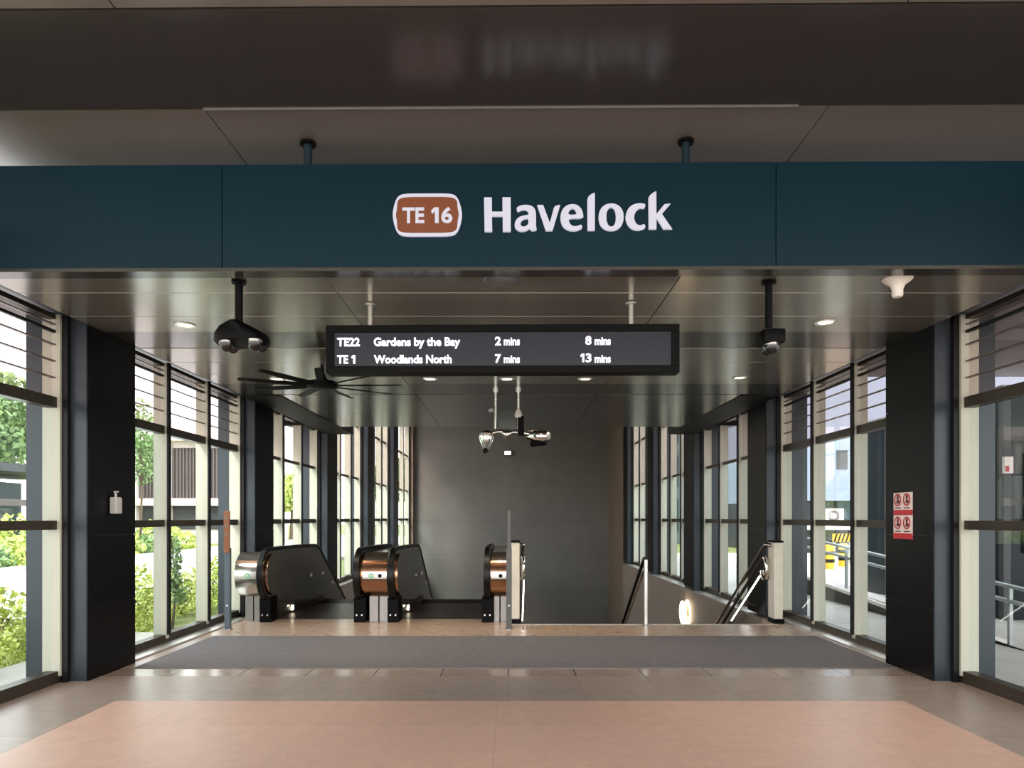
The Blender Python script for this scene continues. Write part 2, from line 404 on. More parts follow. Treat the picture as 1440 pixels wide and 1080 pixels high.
# ------------------------------------------------------------------ columns (every 4 m on both sides)
ORD = ['first', 'second', 'third', 'fourth', 'fifth']
for sgn, side in ((-1, 'left'), (1, 'right')):
    for i in range(5):
        y0, y1 = 6.09 + 4 * i, 6.85 + 4 * i
        top = 3.34 if i < 2 else 5.2
        zb = 0 if i < 2 else -.07
        t = thing('pillar', f'{ORD[i]} dark clad pillar from the front along the {side}-hand glazing', 'pillar', (sgn * 3.87, (y0 + y1) / 2, zb), kind='structure')
        m = MB()
        m.box(sgn * (XC + .012), sgn * (4.21 if sgn > 0 and i > 0 else 4.15), y0, y1, zb if i < 2 else -.06, top)
        m.build('cladding', M['navy'], t)
        m = MB()
        for za, zc in ((0, .62), (.625, 1.24), (1.245, 2.4), (2.405, top)): m.box(sgn * XC, sgn * (XC + .012), y0 + .002, y1 + .01, max(za, zb), zc)
        m.build('side_panel', M['panelblk'], t)

# ------------------------------------------------------------------ window bays
n = 0
for sgn, side in ((-1, 'left'), (1, 'right')):
    for i in range(6):
        y0 = 6.85 + 4 * (i - 1); y1 = 6.09 + 4 * i
        if i == 0: y0 = 3.6
        if i == 5: y1 = 26.7 if sgn < 0 else 23.0
        if i == 5 and sgn > 0: continue
        n += 1
        tall = i >= 3
        zb = 0. if i < 2 else -.06
        zt = 3.12 if i < 2 else (3.16 if i == 2 else 5.1)
        t = thing(f'window_{n}', f'glazed bay {["in front of the first pillar", "between the first and second pillars", "between the second and third pillars", "between the third and fourth pillars", "between the fourth and fifth pillars", "between the fifth pillar and the end wall"][i]} on the {side}-hand side',
                  'window', (sgn * XG, (y0 + y1) / 2, zb), kind='structure')
        X = lambda a: sgn * (XG + a)
        m = MB()
        m.box(X(-.05), X(.06), y0, y1, zb, zb + .10)                 # sill
        m.box(X(-.04), X(.05), y0, y1, 1.30, 1.375)                  # mid rail
        m.box(X(-.04), X(.05), y0, y1, 2.33, 2.42) if i < 2 else m.box(X(-.02), X(.04), y0, y1, 2.36, 2.41)
        m.box(X(-.03), X(.05), y0, y1, zt - .04, zt)
        if tall: m.box(X(-.02), X(.03), y0, y1, 3.68, 3.73)
        m.build('frame', M['frame'], t)
        mids = ([5.0] if i == 0 else [y0 + 1.07, y0 + 2.13])
        if i == 5: mids = [y0 + 1.2, y0 + 2.5]
        for ym in mids:
            MB().box(X(-.085), X(-.065), ym - .03, ym + .03, zb + .1, zt).build('mullion', M['mullion'], t)
        for yy in (y0 + .0, y1 - .05):
            MB().box(X(-.115), X(-.07), yy, yy + .05, zb, zt).build('jamb', M['mullion'], t)
        for ym in mids + [y1]:
            MB().box(X(-.065), X(.085), ym - .025 - (.045 if ym == y1 else 0), ym + .025 - (.045 if ym == y1 else 0), zb + .06, zt).build('fin', M['fin'], t)
        ys = [y0] + mids + [y1]
        m = MB(); g2 = MB()
        for a, b in zip(ys[:-1], ys[1:]):
            m.box(X(.0), X(.008), a + .02, b - .02, zb + .1, 1.30); m.box(X(.0), X(.008), a + .02, b - .02, 1.375, 2.34)
            g2.box(X(.0), X(.006), a + .02, b - .02, 2.41, zt - .04)
        m.build('pane', M['glass'], t); g2.build('louver_pane', M['louverglass'], t)
        if i < 2:
            for z, h, dp in ((2.58, .010, .03), (2.72, .010, .03), (2.86, .010, .03), (2.965, .022, .03), (3.03, .010, .03)):
                MB().box(X(-.03), X(-.03 + dp), y0 + .05, y1 - .05, z, z + h).build('louver_bar', M['slat'] if h < .02 else M['mullion'], t)
    # roof edge outside the glass
    structure('trim_5' if sgn < 0 else 'trim_6', MB().box(sgn * 3.83, sgn * 4.3, 3.6, 13.9, 3.16, 3.36), M['canopy'], f'roof edge band above the {side}-hand windows', 'roof edge')
    structure('baseboard_left' if sgn < 0 else 'baseboard_right', MB().box(sgn * 3.66, sgn * 3.83, 6.95, 9.85, 0, .018), M['steel_b'], f'pale floor edge strip along the {side}-hand windows', 'floor edge')

# ------------------------------------------------------------------ station sign
D = 4.67
sign = thing('station_sign', 'long teal station sign with white name and brown badge under the canopy', 'sign', (0, D, 3.05), RZ)
zt, zb = EYE + .4985 * D, EYE + .353 * D
for a, b in ((-4.9, -1.905), (-1.901, 1.735), (1.739, 4.9)):
    MB().box(a, b, D, D + .12, zb, zt).build('board_panel', M['teal'], sign, bevel=.004)
MB().box(-4.9, 4.9, D + .004, D + .135, zb - .022, zb).build('bottom_trim', M['ceil_dark'], sign)
for px in (432, 963.5):
    x = (px - VX) * 4.74 / F
    r = MB().tube([(x, 4.74, zt - .02), (x, 4.74, ZO)], .027, 16).build('hanger_rod', M['teal_dark'], sign, smooth=True)
    MB().lathe([(.052, -.022), (.052, -.004), (.03, 0)], (x, 4.74, ZO - .002), 20).build('rod_flange', M['black'], r, smooth=True)
# badge
def badge(grow):
    a = 8 + grow * 0
    x0, x1, y0, y1 = 551.5 - grow, 650 + grow, 271.5 - grow, 331.5 + grow
    pts = [(566, y0), (600, y0), (635, y0), (643, y0 + 5), (x1 - 2.2, y0 + 17), (x1, 301), (x1 - 2.2, y1 - 17), (643, y1 - 5), (635, y1), (600, y1), (566, y1), (558, y1 - 5), (x0 + 2.2, y1 - 17), (x0, 301), (x0 + 2.2, y0 + 17), (558, y0 + 5)]
    return smooth_loop(pts, 2)
bd = outline_mesh([badge(-3.6)], D - .010, .02).build('badge', M['badge'], sign)
outline_mesh([badge(0), badge(-4.4)], D - .016, .02).build('badge_border', M['letter'], bd)
text_mesh('TE', 565.5, 596.5, 291, 312.8, D - .018, .012, .025).build('badge_lettering', M['letter'], bd)
digit_one(606, 616.8, 291, 312.8, D - .018, .012).build('badge_lettering', M['letter'], bd)
text_mesh('6', 620.5, 636, 291, 312.8, D - .018, .012, .025).build('badge_lettering', M['letter'], bd)
A = lambda pts: [(x / 10.286 + 670, y / 10.286 + 260) for x, y in pts]
B = lambda pts: [(x / 10.286 + 810, y / 10.286 + 260) for x, y in pts]
def ell(cx, cy, rx, ry, n=36, p=2.2):
    o = []
    for k in range(n):
        a = 2 * PI * k / n; c, s = math.cos(a), math.sin(a)
        o.append((cx + rx * math.copysign(abs(c) ** (2 / p), c), cy + ry * math.copysign(abs(s) ** (2 / p), s)))
    return o
H = A([(110, 178), (222, 178), (223, 385), (378, 385), (376, 178), (495, 178), (497, 672), (382, 672), (380, 450), (223, 450), (228, 672), (118, 672)])
a_out = A([(578, 335), (610, 308), (660, 292), (720, 287), (780, 296), (825, 320), (852, 362), (862, 420), (862, 520), (862, 600), (874, 650), (840, 662), (790, 660), (768, 628), (735, 655), (680, 672), (630, 670), (580, 645), (555, 605), (552, 560), (572, 505), (615, 465), (670, 445), (758, 432), (752, 390), (730, 366), (692, 357), (645, 364), (595, 390)])
a_in = A([(752, 482), (705, 487), (660, 507), (635, 545), (640, 582), (668, 604), (705, 600), (738, 580), (752, 555)])
v = A([(880, 292), (965, 290), (1062, 550), (1118, 340), (1140, 305), (1212, 290), (1100, 662), (1005, 662)])
e_out = [(820.4, 307.1), (799.2, 307.1), (800.2, 312.4), (803, 316.8), (808, 318.6), (813, 317.8), (817.4, 315.6), (819.4, 320.3), (815, 323.4), (808, 325), (800, 324.3), (793, 320.5), (789.2, 314), (788, 305.5), (789.3, 298), (793, 292), (798.5, 288.3), (805, 287), (812, 288.5), (817, 293), (819.8, 299.5)]
e_in = [(799.2, 302.2), (799.6, 298), (801.5, 294.6), (804.8, 292.9), (808.2, 294.2), (810.2, 297.5), (811, 302.2)]
l = B([(165, 208), (180, 172), (228, 132), (272, 118), (272, 660), (168, 660)])
o_ = B(ell(508, 470, 180, 196)); o_in = B(ell(508, 468, 70, 140))
c = B([(1008, 288), (985, 352), (945, 338), (900, 350), (862, 390), (840, 450), (840, 505), (858, 555), (895, 588), (938, 592), (985, 566), (1008, 622), (955, 652), (880, 664), (805, 642), (748, 585), (718, 505), (720, 430), (748, 355), (805, 298), (895, 271), (955, 274)])
k = B([(1048, 192), (1066, 158), (1105, 125), (1158, 98), (1160, 428), (1275, 288), (1365, 278), (1238, 425), (1388, 646), (1265, 646), (1162, 480), (1160, 646), (1052, 646)])
nm = MB()
for polys in ([H], [smooth_loop(a_out, 1), smooth_loop(a_in, 1)], [v], [smooth_loop(e_out, 1), smooth_loop(e_in, 1)], [l], [o_, o_in], [smooth_loop(c, 1)], [k]):
    q = outline_mesh(polys, D - .018, .02); nm.add(q.v, q.f)
nm.build('station_name', M['letter'], sign)

# ------------------------------------------------------------------ departure display
DD = 5.4
disp = thing('departure_display', 'black train arrival display hanging under the hall ceiling', 'display', (0, DD, 2.5), -.016)
a = P(457, 456, DD); b = P(955, 524, DD)
w = .028
m = MB()
m.box(a[0], b[0], DD - .0, DD + .14, b[2], b[2] + .055); m.box(a[0], b[0], DD, DD + .14, a[2] - .055, a[2])
m.box(a[0], a[0] + .06, DD, DD + .14, b[2] + .055, a[2] - .055); m.box(b[0] - .06, b[0], DD, DD + .14, b[2] + .055, a[2] - .055)
m.box(a[0] + .02, b[0] - .02, DD + .03, DD + .138, b[2] + .02, a[2] - .02)
m.build('housing', M['black'], disp, bevel=.004)
sc = MB().box(a[0] + .058, b[0] - .058, DD + .018, DD + .03, b[2] + .054, a[2] - .054).build('screen', M['screen'], disp)
for s, x0, x1, yt, yb in (('TE22', 473, 505, 474, 486), ('Gardens by the Bay', 525, 647, 474, 486), ('2', 696, 704.5, 473.5, 485.5), ('mins', 708.5, 731, 473, 485.5), ('8', 823, 831.5, 473, 485), ('mins', 836, 858.5, 473, 485.5),
                          ('TE', 473, 488.5, 498.5, 510.5), ('1', 493, 498.5, 498.5, 510.5), ('Woodlands North', 525, 635, 498.5, 510.5), ('7', 696, 704.5, 498, 510), ('mins', 708.5, 731, 498, 510.5), ('1', 816, 821.5, 497.5, 509.5), ('3', 823.5, 831.5, 497.5, 509.5), ('mins', 836, 858.5, 498, 510.5)):
    if s == 'mins': yt += 1.0
    (digit_one(x0, x1, yt, yb, DD + .012, .008) if s == '1' else text_mesh(s, x0, x1, yt, yb, DD + .012, .008, .03)).build('lettering', M['letter_led'], sc)
for px in (520, 887):
    x = (px - VX) * 5.48 / F
    r = MB().tube([(x, 5.48, a[2] - .02), (x, 5.48, ZC)], .022, 14).build('hanger_rod', M['steel'], disp, smooth=True)
    MB().lathe([(.04, -.012), (.045, 0)], (x, 5.48, ZC - .001), 18).build('rod_flange', M['steel_d'], r, smooth=True)

# ------------------------------------------------------------------ cctv clusters
def dome(c, r, t, nm='camera_dome'):
    m = MB(); prof = [(r, .012)] + [(r * math.cos(q * PI / 2 / 8), -r * 1.3 * math.sin(q * PI / 2 / 8)) for q in range(9)]
    prof[-1] = (.001, prof[-1][1])
    m.lathe(prof, c, 20)
    d_ = m.build(nm, M['smoke'], t, smooth=True)
    MB().lathe([(r * 1.05, -.004), (r * 1.05, .012), (r, .014)], c, 20, caps=False).build('dome_ring', M['chrome'], d_, smooth=True)
    MB().lathe([(.001, -r * .8), (r * .4, -r * .6), (r * .55, -r * .2), (r * .5, .0)], c, 14).build('lens_unit', M['grey'], d_, smooth=True)
YCC = 4.95
def cctv(label, px, spec):
    x = (px - VX) * YCC / F
    z = lambda y: EYE - (y - VY) * YCC / F
    t = thing('security_camera_cluster', label, 'camera', (x, YCC, ZC), 0, 'hanging camera clusters')
    MB().tube([(x, YCC, z(460)), (x, YCC, ZC)], .027 if spec == 'wide' else .025, 16).build('drop_pole', M['black'], t, smooth=True)
    MB().lathe([(.05, -.02), (.05, 0)], (x, YCC, ZC - .001), 18).build('ceiling_flange', M['black'], t, smooth=True)
    if spec == 'wide':
        pr = [(305.5, 483), (306, 472), (312, 464), (325, 457.5), (333, 454), (342, 454), (352, 459), (366, 465.5), (375, 471), (376, 482), (368, 487), (345, 485), (322, 487), (310, 488)]
        pp = [((p[0] - VX) * YCC / F, z(p[1])) for p in pr]
        m = MB()
        cx = sum(p[0] for p in pp) / len(pp); cz = sum(p[1] for p in pp) / len(pp)
        rings = [(-.15, .45), (-.13, .75), (-.08, .95), (0, 1.), (.08, .95), (.13, .75), (.15, .45)]
        vs = []; nn = len(pp)
        for dy, s in rings: vs += [(cx + (p[0] - cx) * s, YCC + dy, cz + (p[1] - cz) * (.6 + .4 * s)) for p in pp]
        fs = [(i * nn + j, i * nn + (j + 1) % nn, (i + 1) * nn + (j + 1) % nn, (i + 1) * nn + j) for i in range(len(rings) - 1) for j in range(nn)]
        fs += [tuple(range(nn)), tuple(range((len(rings) - 1) * nn, len(rings) * nn))]
        m.add(vs, fs); m.build('housing', M['black'], t, smooth=True)
        for dx, dy, yy in ((318, -.09, 486), (327, .07, 481), (358, -.09, 485), (368, .06, 480)):
            dome(((dx - VX) * (YCC + dy) / F, YCC + dy, z(yy)), .05, t)
    else:
        h = .085
        m = MB(); m.box(x - .065, x + .085, YCC - .1, YCC + .1, z(486), z(466)); m.build('housing', M['black'], t, bevel=.02, smooth=True)
        dome((x + .005, YCC - .04, z(487)), .05, t); dome((x + .01, YCC + .06, z(487)), .04, t)
cctv('wide black cluster of four dome cameras hanging left of the display', 336, 'wide')
cctv('narrow black dome camera unit hanging right of the display', 1081, 'narrow')

# ------------------------------------------------------------------ ceiling fan
FY, FX = 7.75, (453 - VX) * 7.75 / F
FZ = EYE - (542 - VY) * FY / F
fan = thing('ceiling_fan', 'large black many-bladed ceiling fan left below the display', 'fan', (FX, FY, ZC))
MB().tube([(FX, FY, FZ), (FX, FY, ZC)], .02, 12).build('down_rod', M['black'], fan, smooth=True)
MB().lathe([(.03, .13), (.035, .10), (.06, .06), (.15, .04), (.17, .02), (.16, -.025), (.1, -.04), (.02, -.04)], (FX, FY, FZ), 28).build('hub', M['black'], fan, smooth=True)
for q in range(9):
    a = q * 2 * PI / 9 + .03
    ca, sa = math.cos(a), math.sin(a)
    m = MB(); vs = []
    for r, hw, tw, dz in ((.16, .03, .008, .0), (.3, .036, .009, .0), (.6, .034, .008, .004), (.86, .026, .005, .008)):
        for s, zz in ((-1, 0), (1, 0), (1, .012), (-1, .012)):
            vs.append((FX + ca * r - sa * hw * s, FY + sa * r + ca * hw * s, FZ + dz + zz + s * tw - .006))
    fs = [(i * 4 + j, i * 4 + (j + 1) % 4, i * 4 + 4 + (j + 1) % 4, i * 4 + 4 + j) for i in range(3) for j in range(4)] + [(0, 1, 2, 3), (12, 13, 14, 15)]
    m.add(vs, fs).build('blade', M['black'], fan)

# ------------------------------------------------------------------ chrome camera rig over the landing
RY = 9.2
rig = thing('camera_rig', 'chrome twin-rod camera rig hanging in front of the grey end wall', 'camera rig', (P(713, 0, RY)[0], RY, ZC))
def R(x, y, dy=0.): return (P(x, y, RY)[0], RY + dy, P(x, y, RY)[2])
for xa, xb in ((697, 696.5), (729, 729)):
    q = R(xa, 545); ro = MB().tube([(q[0], RY, ZC + .004), R(xa, 575), R(xb, 603)], .016, 12).build('hanger_rod', M['chrome'], rig, smooth=True)
    MB().lathe([(.035, -.03), (.035, 0)], (q[0], RY, ZC + .004), 16).build('rod_flange', M['chrome'], ro, smooth=True)
MB().lathe([(.001, -.05), (.045, -.035), (.05, 0), (.03, .05), (.018, .07)], R(729, 583), 16).build('rod_joint', M['white'], rig, smooth=True)
MB().box(R(728, 0)[0] - .0, R(737, 0)[0], RY - .03, RY + .06, R(0, 612)[2], R(0, 585)[2]).build('junction_box', M['black'], rig, bevel=.01)
MB().tube([R(684, 611), R(700, 607), R(729, 608), R(752, 611)], .02, 12).build('cross_bar', M['chrome'], rig, smooth=True)
m = MB()
for y_ in (.05, -.05): m.tube([R(706, 609, y_), R(712, 612, y_), R(720, 609, y_)], [.02, .05, .02], 12)
m.build('swivel_joint', M['chrome'], rig, smooth=True)
cmr = MB().lathe([(.001, -.14), (.03, -.138), (.052, -.10), (.085, -.04), (.1, .02), (.09, .07), (.05, .1), (.02, .11)], R(684, 617), 20).build('camera_head', M['chrome'], rig, smooth=True)
MB().lathe([(.001, -.19), (.035, -.18), (.05, -.14)], R(682, 617), 16).build('camera_lens', M['smoke'], cmr, smooth=True)
cm2 = MB().tube([R(743, 613, .05), R(752, 613, 0), R(767, 614, -.06), R(771, 614, -.09)], [.05, .075, .075, .05], 16).build('camera_head', M['chrome'], rig, smooth=True)
MB().tube([R(747, 624, .04), R(768, 623, -.05)], .035, 14).build('camera_lens', M['black'], cm2, smooth=True)
MB().tube([R(742, 606), R(758, 604), R(770, 610)], .012, 8).build('cable', M['steel'], rig, smooth=True)
MB().box(R(701, 0)[0], R(725, 0)[0], RY + .02, RY + .03, R(0, 603)[2], R(0, 578)[2]).build('glass_shield', M['glass'], rig)
MB().tube([R(690, 575, .01), R(690.5, 579, .01)], .03, 10).build('cable_clip', M['grey'], rig, smooth=True)

# ------------------------------------------------------------------ ceiling fittings
def downlight(px, py, label, dim=False):
    d = (ZC - EYE) * F / (VY - py); x = (px - VX) * d / F
    t = thing('downlight', label, 'light', (x, d, ZC), 0, 'round ceiling downlights')
    MB().lathe([(.062, -.006), (.085, -.008), (.09, .002), (.062, .002)], (x, d, ZC), 28, caps=False).build('trim_ring', M['steel_b'], t, smooth=True)
    MB().lathe([(.001, -.003), (.06, -.003), (.06, .002)], (x, d, ZC), 24).build('lamp_lens', M['glow_dim' if dim else 'glow'], t, smooth=True)
    li = bpy.data.lights.new('downlight_beam', 'SPOT'); li.energy = 20 if dim else 45; li.spot_size = 1.5; li.spot_blend = .6; li.color = (1, .82, .62); li.shadow_soft_size = .05
    lo = bpy.data.objects.new('downlight_beam', li); COL.objects.link(lo); lo.location = (x, d, ZC - .03)
downlight(260, 457, 'round downlight in the hall ceiling left of the wide camera cluster')
downlight(1161, 453, 'round downlight in the hall ceiling right of the narrow camera unit')
downlight(390, 533, 'small round downlight behind the black ceiling fan blades')
downlight(605, 533, 'small round downlight below the left half of the display')
downlight(713, 533, 'small round downlight between the chrome rig rods')
downlight(823, 533, 'small dim downlight below the right half of the display', True)
downlight(1040, 531, 'small round downlight below the narrow camera unit, beside the right-hand pillars', True)
q = P(1262, 384, 4.92)
tag(MB().lathe([(.001, -.13), (.028, -.128), (.036, -.115), (.036, -.075), (.05, -.045), (.085, -.02), (.098, -.006), (.098, 0), (.03, .002), (.03, .02)], (q[0], 4.92, ZC + .004), 28).build('wireless_antenna', M['white'], loc=(q[0], 4.92, ZC), smooth=True),
    'cream funnel-shaped antenna on the ceiling under the teal sign', 'antenna')
tag(MB().lathe([(.001, -.008), (.1, -.008), (.125, -.004), (.13, 0)], (-.06, 4.93, ZC), 32).build('ceiling_speaker', M['steel_d'], loc=(-.06, 4.93, ZC), smooth=True),
    'flat round speaker plate flush in the ceiling above the display', 'speaker')
q = P(714, 637, 26.9)
t = thing('wall_glow_box', 'tiny white glowing box high on the grey end wall', 'light', (q[0], 27, q[2]))  # small white case with a glowing face
MB().box(q[0] - .13, q[0] + .13, 26.86, 27, q[2] - .08, q[2] + .08).build('glow_case', M['white'], t, bevel=.02)
MB().box(q[0] - .11, q[0] + .11, 26.84, 26.86, q[2] - .06, q[2] + .06).build('lamp_lens', M['glow'], t)  # glowing face of the small white box

# ------------------------------------------------------------------ escalators
CY, CZ, CR = 9.62, .64, .335
def rail_path():
    pts = [(CY + .10, CZ - CR)]
    for k in range(25):
        a = -PI / 2 - PI * k / 24
        pts.append((CY + math.cos(a) * CR, CZ + math.sin(a) * CR))
    zt_, y1 = CZ + CR, 12.1
    pts += [(10.6, zt_ - .006), (11.4, zt_ - .02)]
    for k in range(7):
        a = math.radians(30) * k / 6
        pts.append((11.75 + 1.0 * math.sin(a) * .9, zt_ - .03 - .9 * (1 - math.cos(a))))
    ly, lz = pts[-1]
    pts += [(ly + 2, lz - 2 * .577), (ly + 6, lz - 6 * .577)]
    return pts
PATH = rail_path()
def drum_strip(m, x0, x1, a0, a1, r, n=10):
    """strip of a lying half cylinder, angles from straight up (0) round the front to straight down (180)"""
    vs = []
    for rr in (r, r - .012):
        for k in range(n + 1):
            a = math.radians(a0 + (a1 - a0) * k / n)
            y, z = CY - rr * math.sin(a), CZ + rr * math.cos(a)
            vs += [(x0, y, z), (x1, y, z)]
    fs = []; h = 2 * (n + 1)
    for k in range(n):
        i = 2 * k
        fs += [(i, i + 1, i + 3, i + 2), (h + i, h + i + 2, h + i + 3, h + i + 1), (i, i + 2, h + i + 2, h + i), (i + 1, h + i + 1, h + i + 3, i + 3)]
    fs += [(0, h, h + 1, 1), (h - 2, h - 1, 2 * h - 1, 2 * h - 2)]
    m.add(vs, fs)
def newel_drum(root, x0, x1, green=True, button=True):
    m = MB(); drum_strip(m, x0, x1, 8, 52, .30); top = m.build('newel_cover', M['plate'], root, smooth=True)
    m = MB(); drum_strip(m, x0, x1, 52, 58, .315); m.build('reflection_line', M['steel_floor_refl'], root, smooth=True)  # strip added for the warm line reflected in the drum
    m = MB(); drum_strip(m, x0, x1, 58, 80, .30); drum_strip(m, x0, x1, 98, 172, .30, 14); m.build('newel_cover', M['steel_floor_refl'] if button else M['steel'], root, smooth=True)
    m = MB(); drum_strip(m, x0, x1, 80, 98, .304); bandp = m.build('control_band', M['steel_b'], root, smooth=True)
    if green:
        g = (x0 + (x1 - x0) * (.36 if button else .6), CY - .305, CZ)
        MB().lathe([(.02, -.004), (.034, -.004), (.034, .006), (.02, .006)], g, 20, axis='y', caps=False).build('indicator_ring', M['green'], bandp, smooth=True)
        MB().lathe([(.001, -.005), (.019, -.004), (.019, .006)], g, 16, axis='y').build('indicator_lens', M['white'], bandp, smooth=True)
    if button:
        g = (x0 + (x1 - x0) * (.72 if green else .55), CY - .305, CZ)
        MB().lathe([(.001, -.012), (.02, -.01), (.026, -.002), (.026, .006)], g, 18, axis='y').build('stop_button', M['black'], bandp, smooth=True)
    MB().box(x0 + .0, x1, CY - .02, CY + 2.4, CZ - .29, CZ + .285).build('newel_core', M['darkglass'], root)
    xm = (x0 + x1) / 2
    for u, w_ in ((x0 + .03, xm - .008), (xm + .008, x1 - .01)):
        MB().box(u, w_, CY + .0, CY + 1.2, -.02, CZ - .30).build('plinth', M['steel_d'], root, bevel=.004)
def escalator(label, xl, xr, ldrum, rdrum):
    root = thing('escalator', label, 'escalator', ((xl + xr) / 2, CY, 0), 0, 'escalators down to the platforms')
    for xc in (xl, xr):
        MB().sweep_yz(PATH, xc, .043, .024).build('handrail', M['rubber'], root, smooth=True)
        ins = [(y, z) for y, z in PATH[:-1]]
        low = [(ins[-1][0], ins[-1][1] - .9), (12.6, -.02), (12.2, .03), (CY + .12, .03)]
        pan = MB().prism(ins + low, 'x', xc - .012, xc + .03).build('glass_panel', M['darkglass'], root)
        m = MB()
        for k in range(25): pass
        rim = [(CY + math.cos(-PI / 2 - PI * k / 24) * (CR - .045), CZ + math.sin(-PI / 2 - PI * k / 24) * (CR - .045)) for k in range(2, 25)]
        m = MB(); drum_strip(m, xc + .02, xc + .085, 14, 172, .285, 22); m.build('newel_band', M['steel_floor_refl'], root, smooth=True)
        ft = MB().box(xc - .075, xc + .075, CY - .13, CY + .16, 0, CZ - CR + .03).build('rail_inlet', M['black'], root, bevel=.012)
        for dx in (-.035, .035): MB().lathe([(.001, -.006), (.011, -.005), (.012, .004)], (xc + dx, CY - .13, .10), 10, axis='y').build('inlet_screw', M['steel_b'], ft, smooth=True)
        sk = MB().prism([(CY + .16, -.02), (CY + .16, .30), (CY + .5, .10), (12.3, .06), (16.5, -2.35), (16.5, -2.75), (12.3, -.4)], 'x', xc - .035, xc + .05).build('skirt', M['plate'], root)
        if xc == xl:
            lt = MB().lathe([(.001, 0), (.035, .002), (.04, 0), (.04, -.02)], (xc + .07, 10.5, .075), 16, axis='x').build('skirt_lamp', M['glow'], root, smooth=True)
            for px, py in ((435, 808.5), (451.5, 805.5), (465.5, 818.5), (479, 843)):  # pale discs added as downlight reflections on the glass
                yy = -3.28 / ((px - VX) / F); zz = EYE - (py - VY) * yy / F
                MB().lathe([(.03, 0), (.03, .012), (.015, .016), (.001, .016)], (xc + .03, yy, zz), 12, axis='x').build('downlight_glint', M['steel_b'], root, smooth=True)
    MB().box(xl + .05, xr - .05, CY + .2, 11.6, -.03, .002).build('floor_plate', M['plate'], root)
    m = MB()
    for s in range(9): m.box(xl + .06, xr - .06, 11.6 + s * .4, 12.0 + s * .4, -.05 - max(0, s - 1) * .23 - .2, -.02 - max(0, s - 1) * .23)
    m.build('step_band', M['black'], root)
    newel_drum(root, *ldrum)
    if rdrum: newel_drum(root, *rdrum)
    return root
escalator('left escalator with smoked balustrades beside the left-hand windows', -3.28, -2.02, (-3.62, -3.335, True, False), None)
escalator('right escalator between the left escalator and the cream newel wall', -1.57, -.31, (-1.94, -1.625, True, True), (-.255, -.03, False, True))

# ------------------------------------------------------------------ slim posts and stair fittings
def post(label, x, y, orange):
    t = thing('slim_post', label, 'post', (x, y, 0), 0, 'slim floor posts')
    MB().box(x - .035, x + .035, y - .03, y + .03, 0, 1.02).build('lower_shaft', M['bluepost' if orange else 'post'], t, bevel=.008)
    MB().box(x - .02, x + .02, y - .02, y + .02, 1.02, 1.49).build('upper_shaft', M['post'], t, bevel=.006)
    MB().lathe([(.055, 0), (.055, .012), (.04, .016)], (x, y, 0), 18).build('base_plate', M['steel_d'], t, smooth=True)
    MB().lathe([(.001, -.006), (.012, -.004), (.012, .003)], (x, y - .03, .30), 10, axis='y').build('reflector', M['white'], t, smooth=True)
    if orange:
        MB().box(x - .034, x + .034, y - .05, y - .02, .96, 1.48).build('orange_panel', M['orange'], t, bevel=.004)
        m = MB()
        for z in (1.40, 1.30, 1.20): m.box(x - .02, x + .02, y - .054, y - .05, z - .025, z + .025)
        m.build('panel_marks', M['brown'], t)
post('slim grey floor post with orange panel before the left escalator', -3.545, 8.92, True)
post('slim grey floor post beside the cream newel wall', -.02, 8.92, False)

def newel(label, x0, x1):
    t = thing('stair_newel', label, 'newel post', ((x0 + x1) / 2, 9.5, 0), 0, 'cream stair newels')
    MB().box(x0, x1, 9.4, 9.62, .06, 1.07).build('newel_body', M['cream'], t, bevel=.006)
    MB().box(x0 - .005, x1 + .005, 9.39, 9.63, 1.07, 1.095).build('cap', M['black'], t)
    MB().box(x0 - .005, x1 + .015, 9.39, 9.63, 0, .06).build('plinth', M['black'], t)
newel('cream newel at the left edge of the stairs, beside the slim post', .01, .118)
newel('cream newel at the right edge of the stairs, beside the second pillar', 3.485, 3.60)
SL = .63
def stair_rail(label, x, xin, sg):
    t = thing('stair_handrail', label, 'handrail', (x, 9.6, .6), 0, 'wall handrails of the stairs')
    MB().tube([(xin, 9.5, 1.03), (x, 9.56, 1.04), (x, 9.66, 1.0), (x, 13.4, 1.0 - SL * 3.74)], .024, 12).build('upper_rail', M['steel'], t, smooth=True)
    MB().tube([(x, 9.64, .86), (x, 13.4, .86 - SL * 3.76)], .022, 10).build('middle_rail', M['plate'], t, smooth=True)
    lower = MB().tube([(x, 9.74, .62), (x, 13.4, .62 - SL * 3.66)], .026, 12).build('lower_rail', M['steel'], t, smooth=True)
    MB().tube([(x - sg * .012, 9.735, .607), (x - sg * .012, 11.0, .607 - SL * 1.265)], .012, 10).build('light_strip', M['led'], lower, smooth=True)
    m = MB()
    pts = [(x, 9.62 + .095 * math.cos(a), .72 + .14 * math.sin(a)) for a in [PI * .5 + 2 * PI * q_ / 20 for q_ in range(15)]]
    m.tube(pts, .027, 10); m.tube([(xin, 9.6, .58), (x, 9.7, .58)], .024, 10)
    m.build('end_loop', M['chrome'], t, smooth=True)
    for s in (.7, 2.2):
        MB().tube([(x, 9.74 + s, .62 - SL * s), (xin + sg * .1, 9.74 + s, .55 - SL * s)], .012, 8).build('bracket', M['steel_d'], t, smooth=True)
stair_rail('lit steel handrail down the left side of the stairs', .168, .118, -1)
stair_rail('lit steel handrail down the right side of the stairs', 3.43, 3.5, 1)
t = thing('center_handrail', 'steel handrail and post standing in the middle of the stairs', 'handrail', (1.75, 9.25, 0))
MB().tube([(1.76, 9.25, 0), (1.76, 9.25, .86)], .024, 14).build('rail_post', M['steel_b'], t, smooth=True)
MB().lathe([(.05, 0), (.05, .01), (.03, .014)], (1.76, 9.25, 0), 16).build('base_plate', M['steel_d'], t, smooth=True)
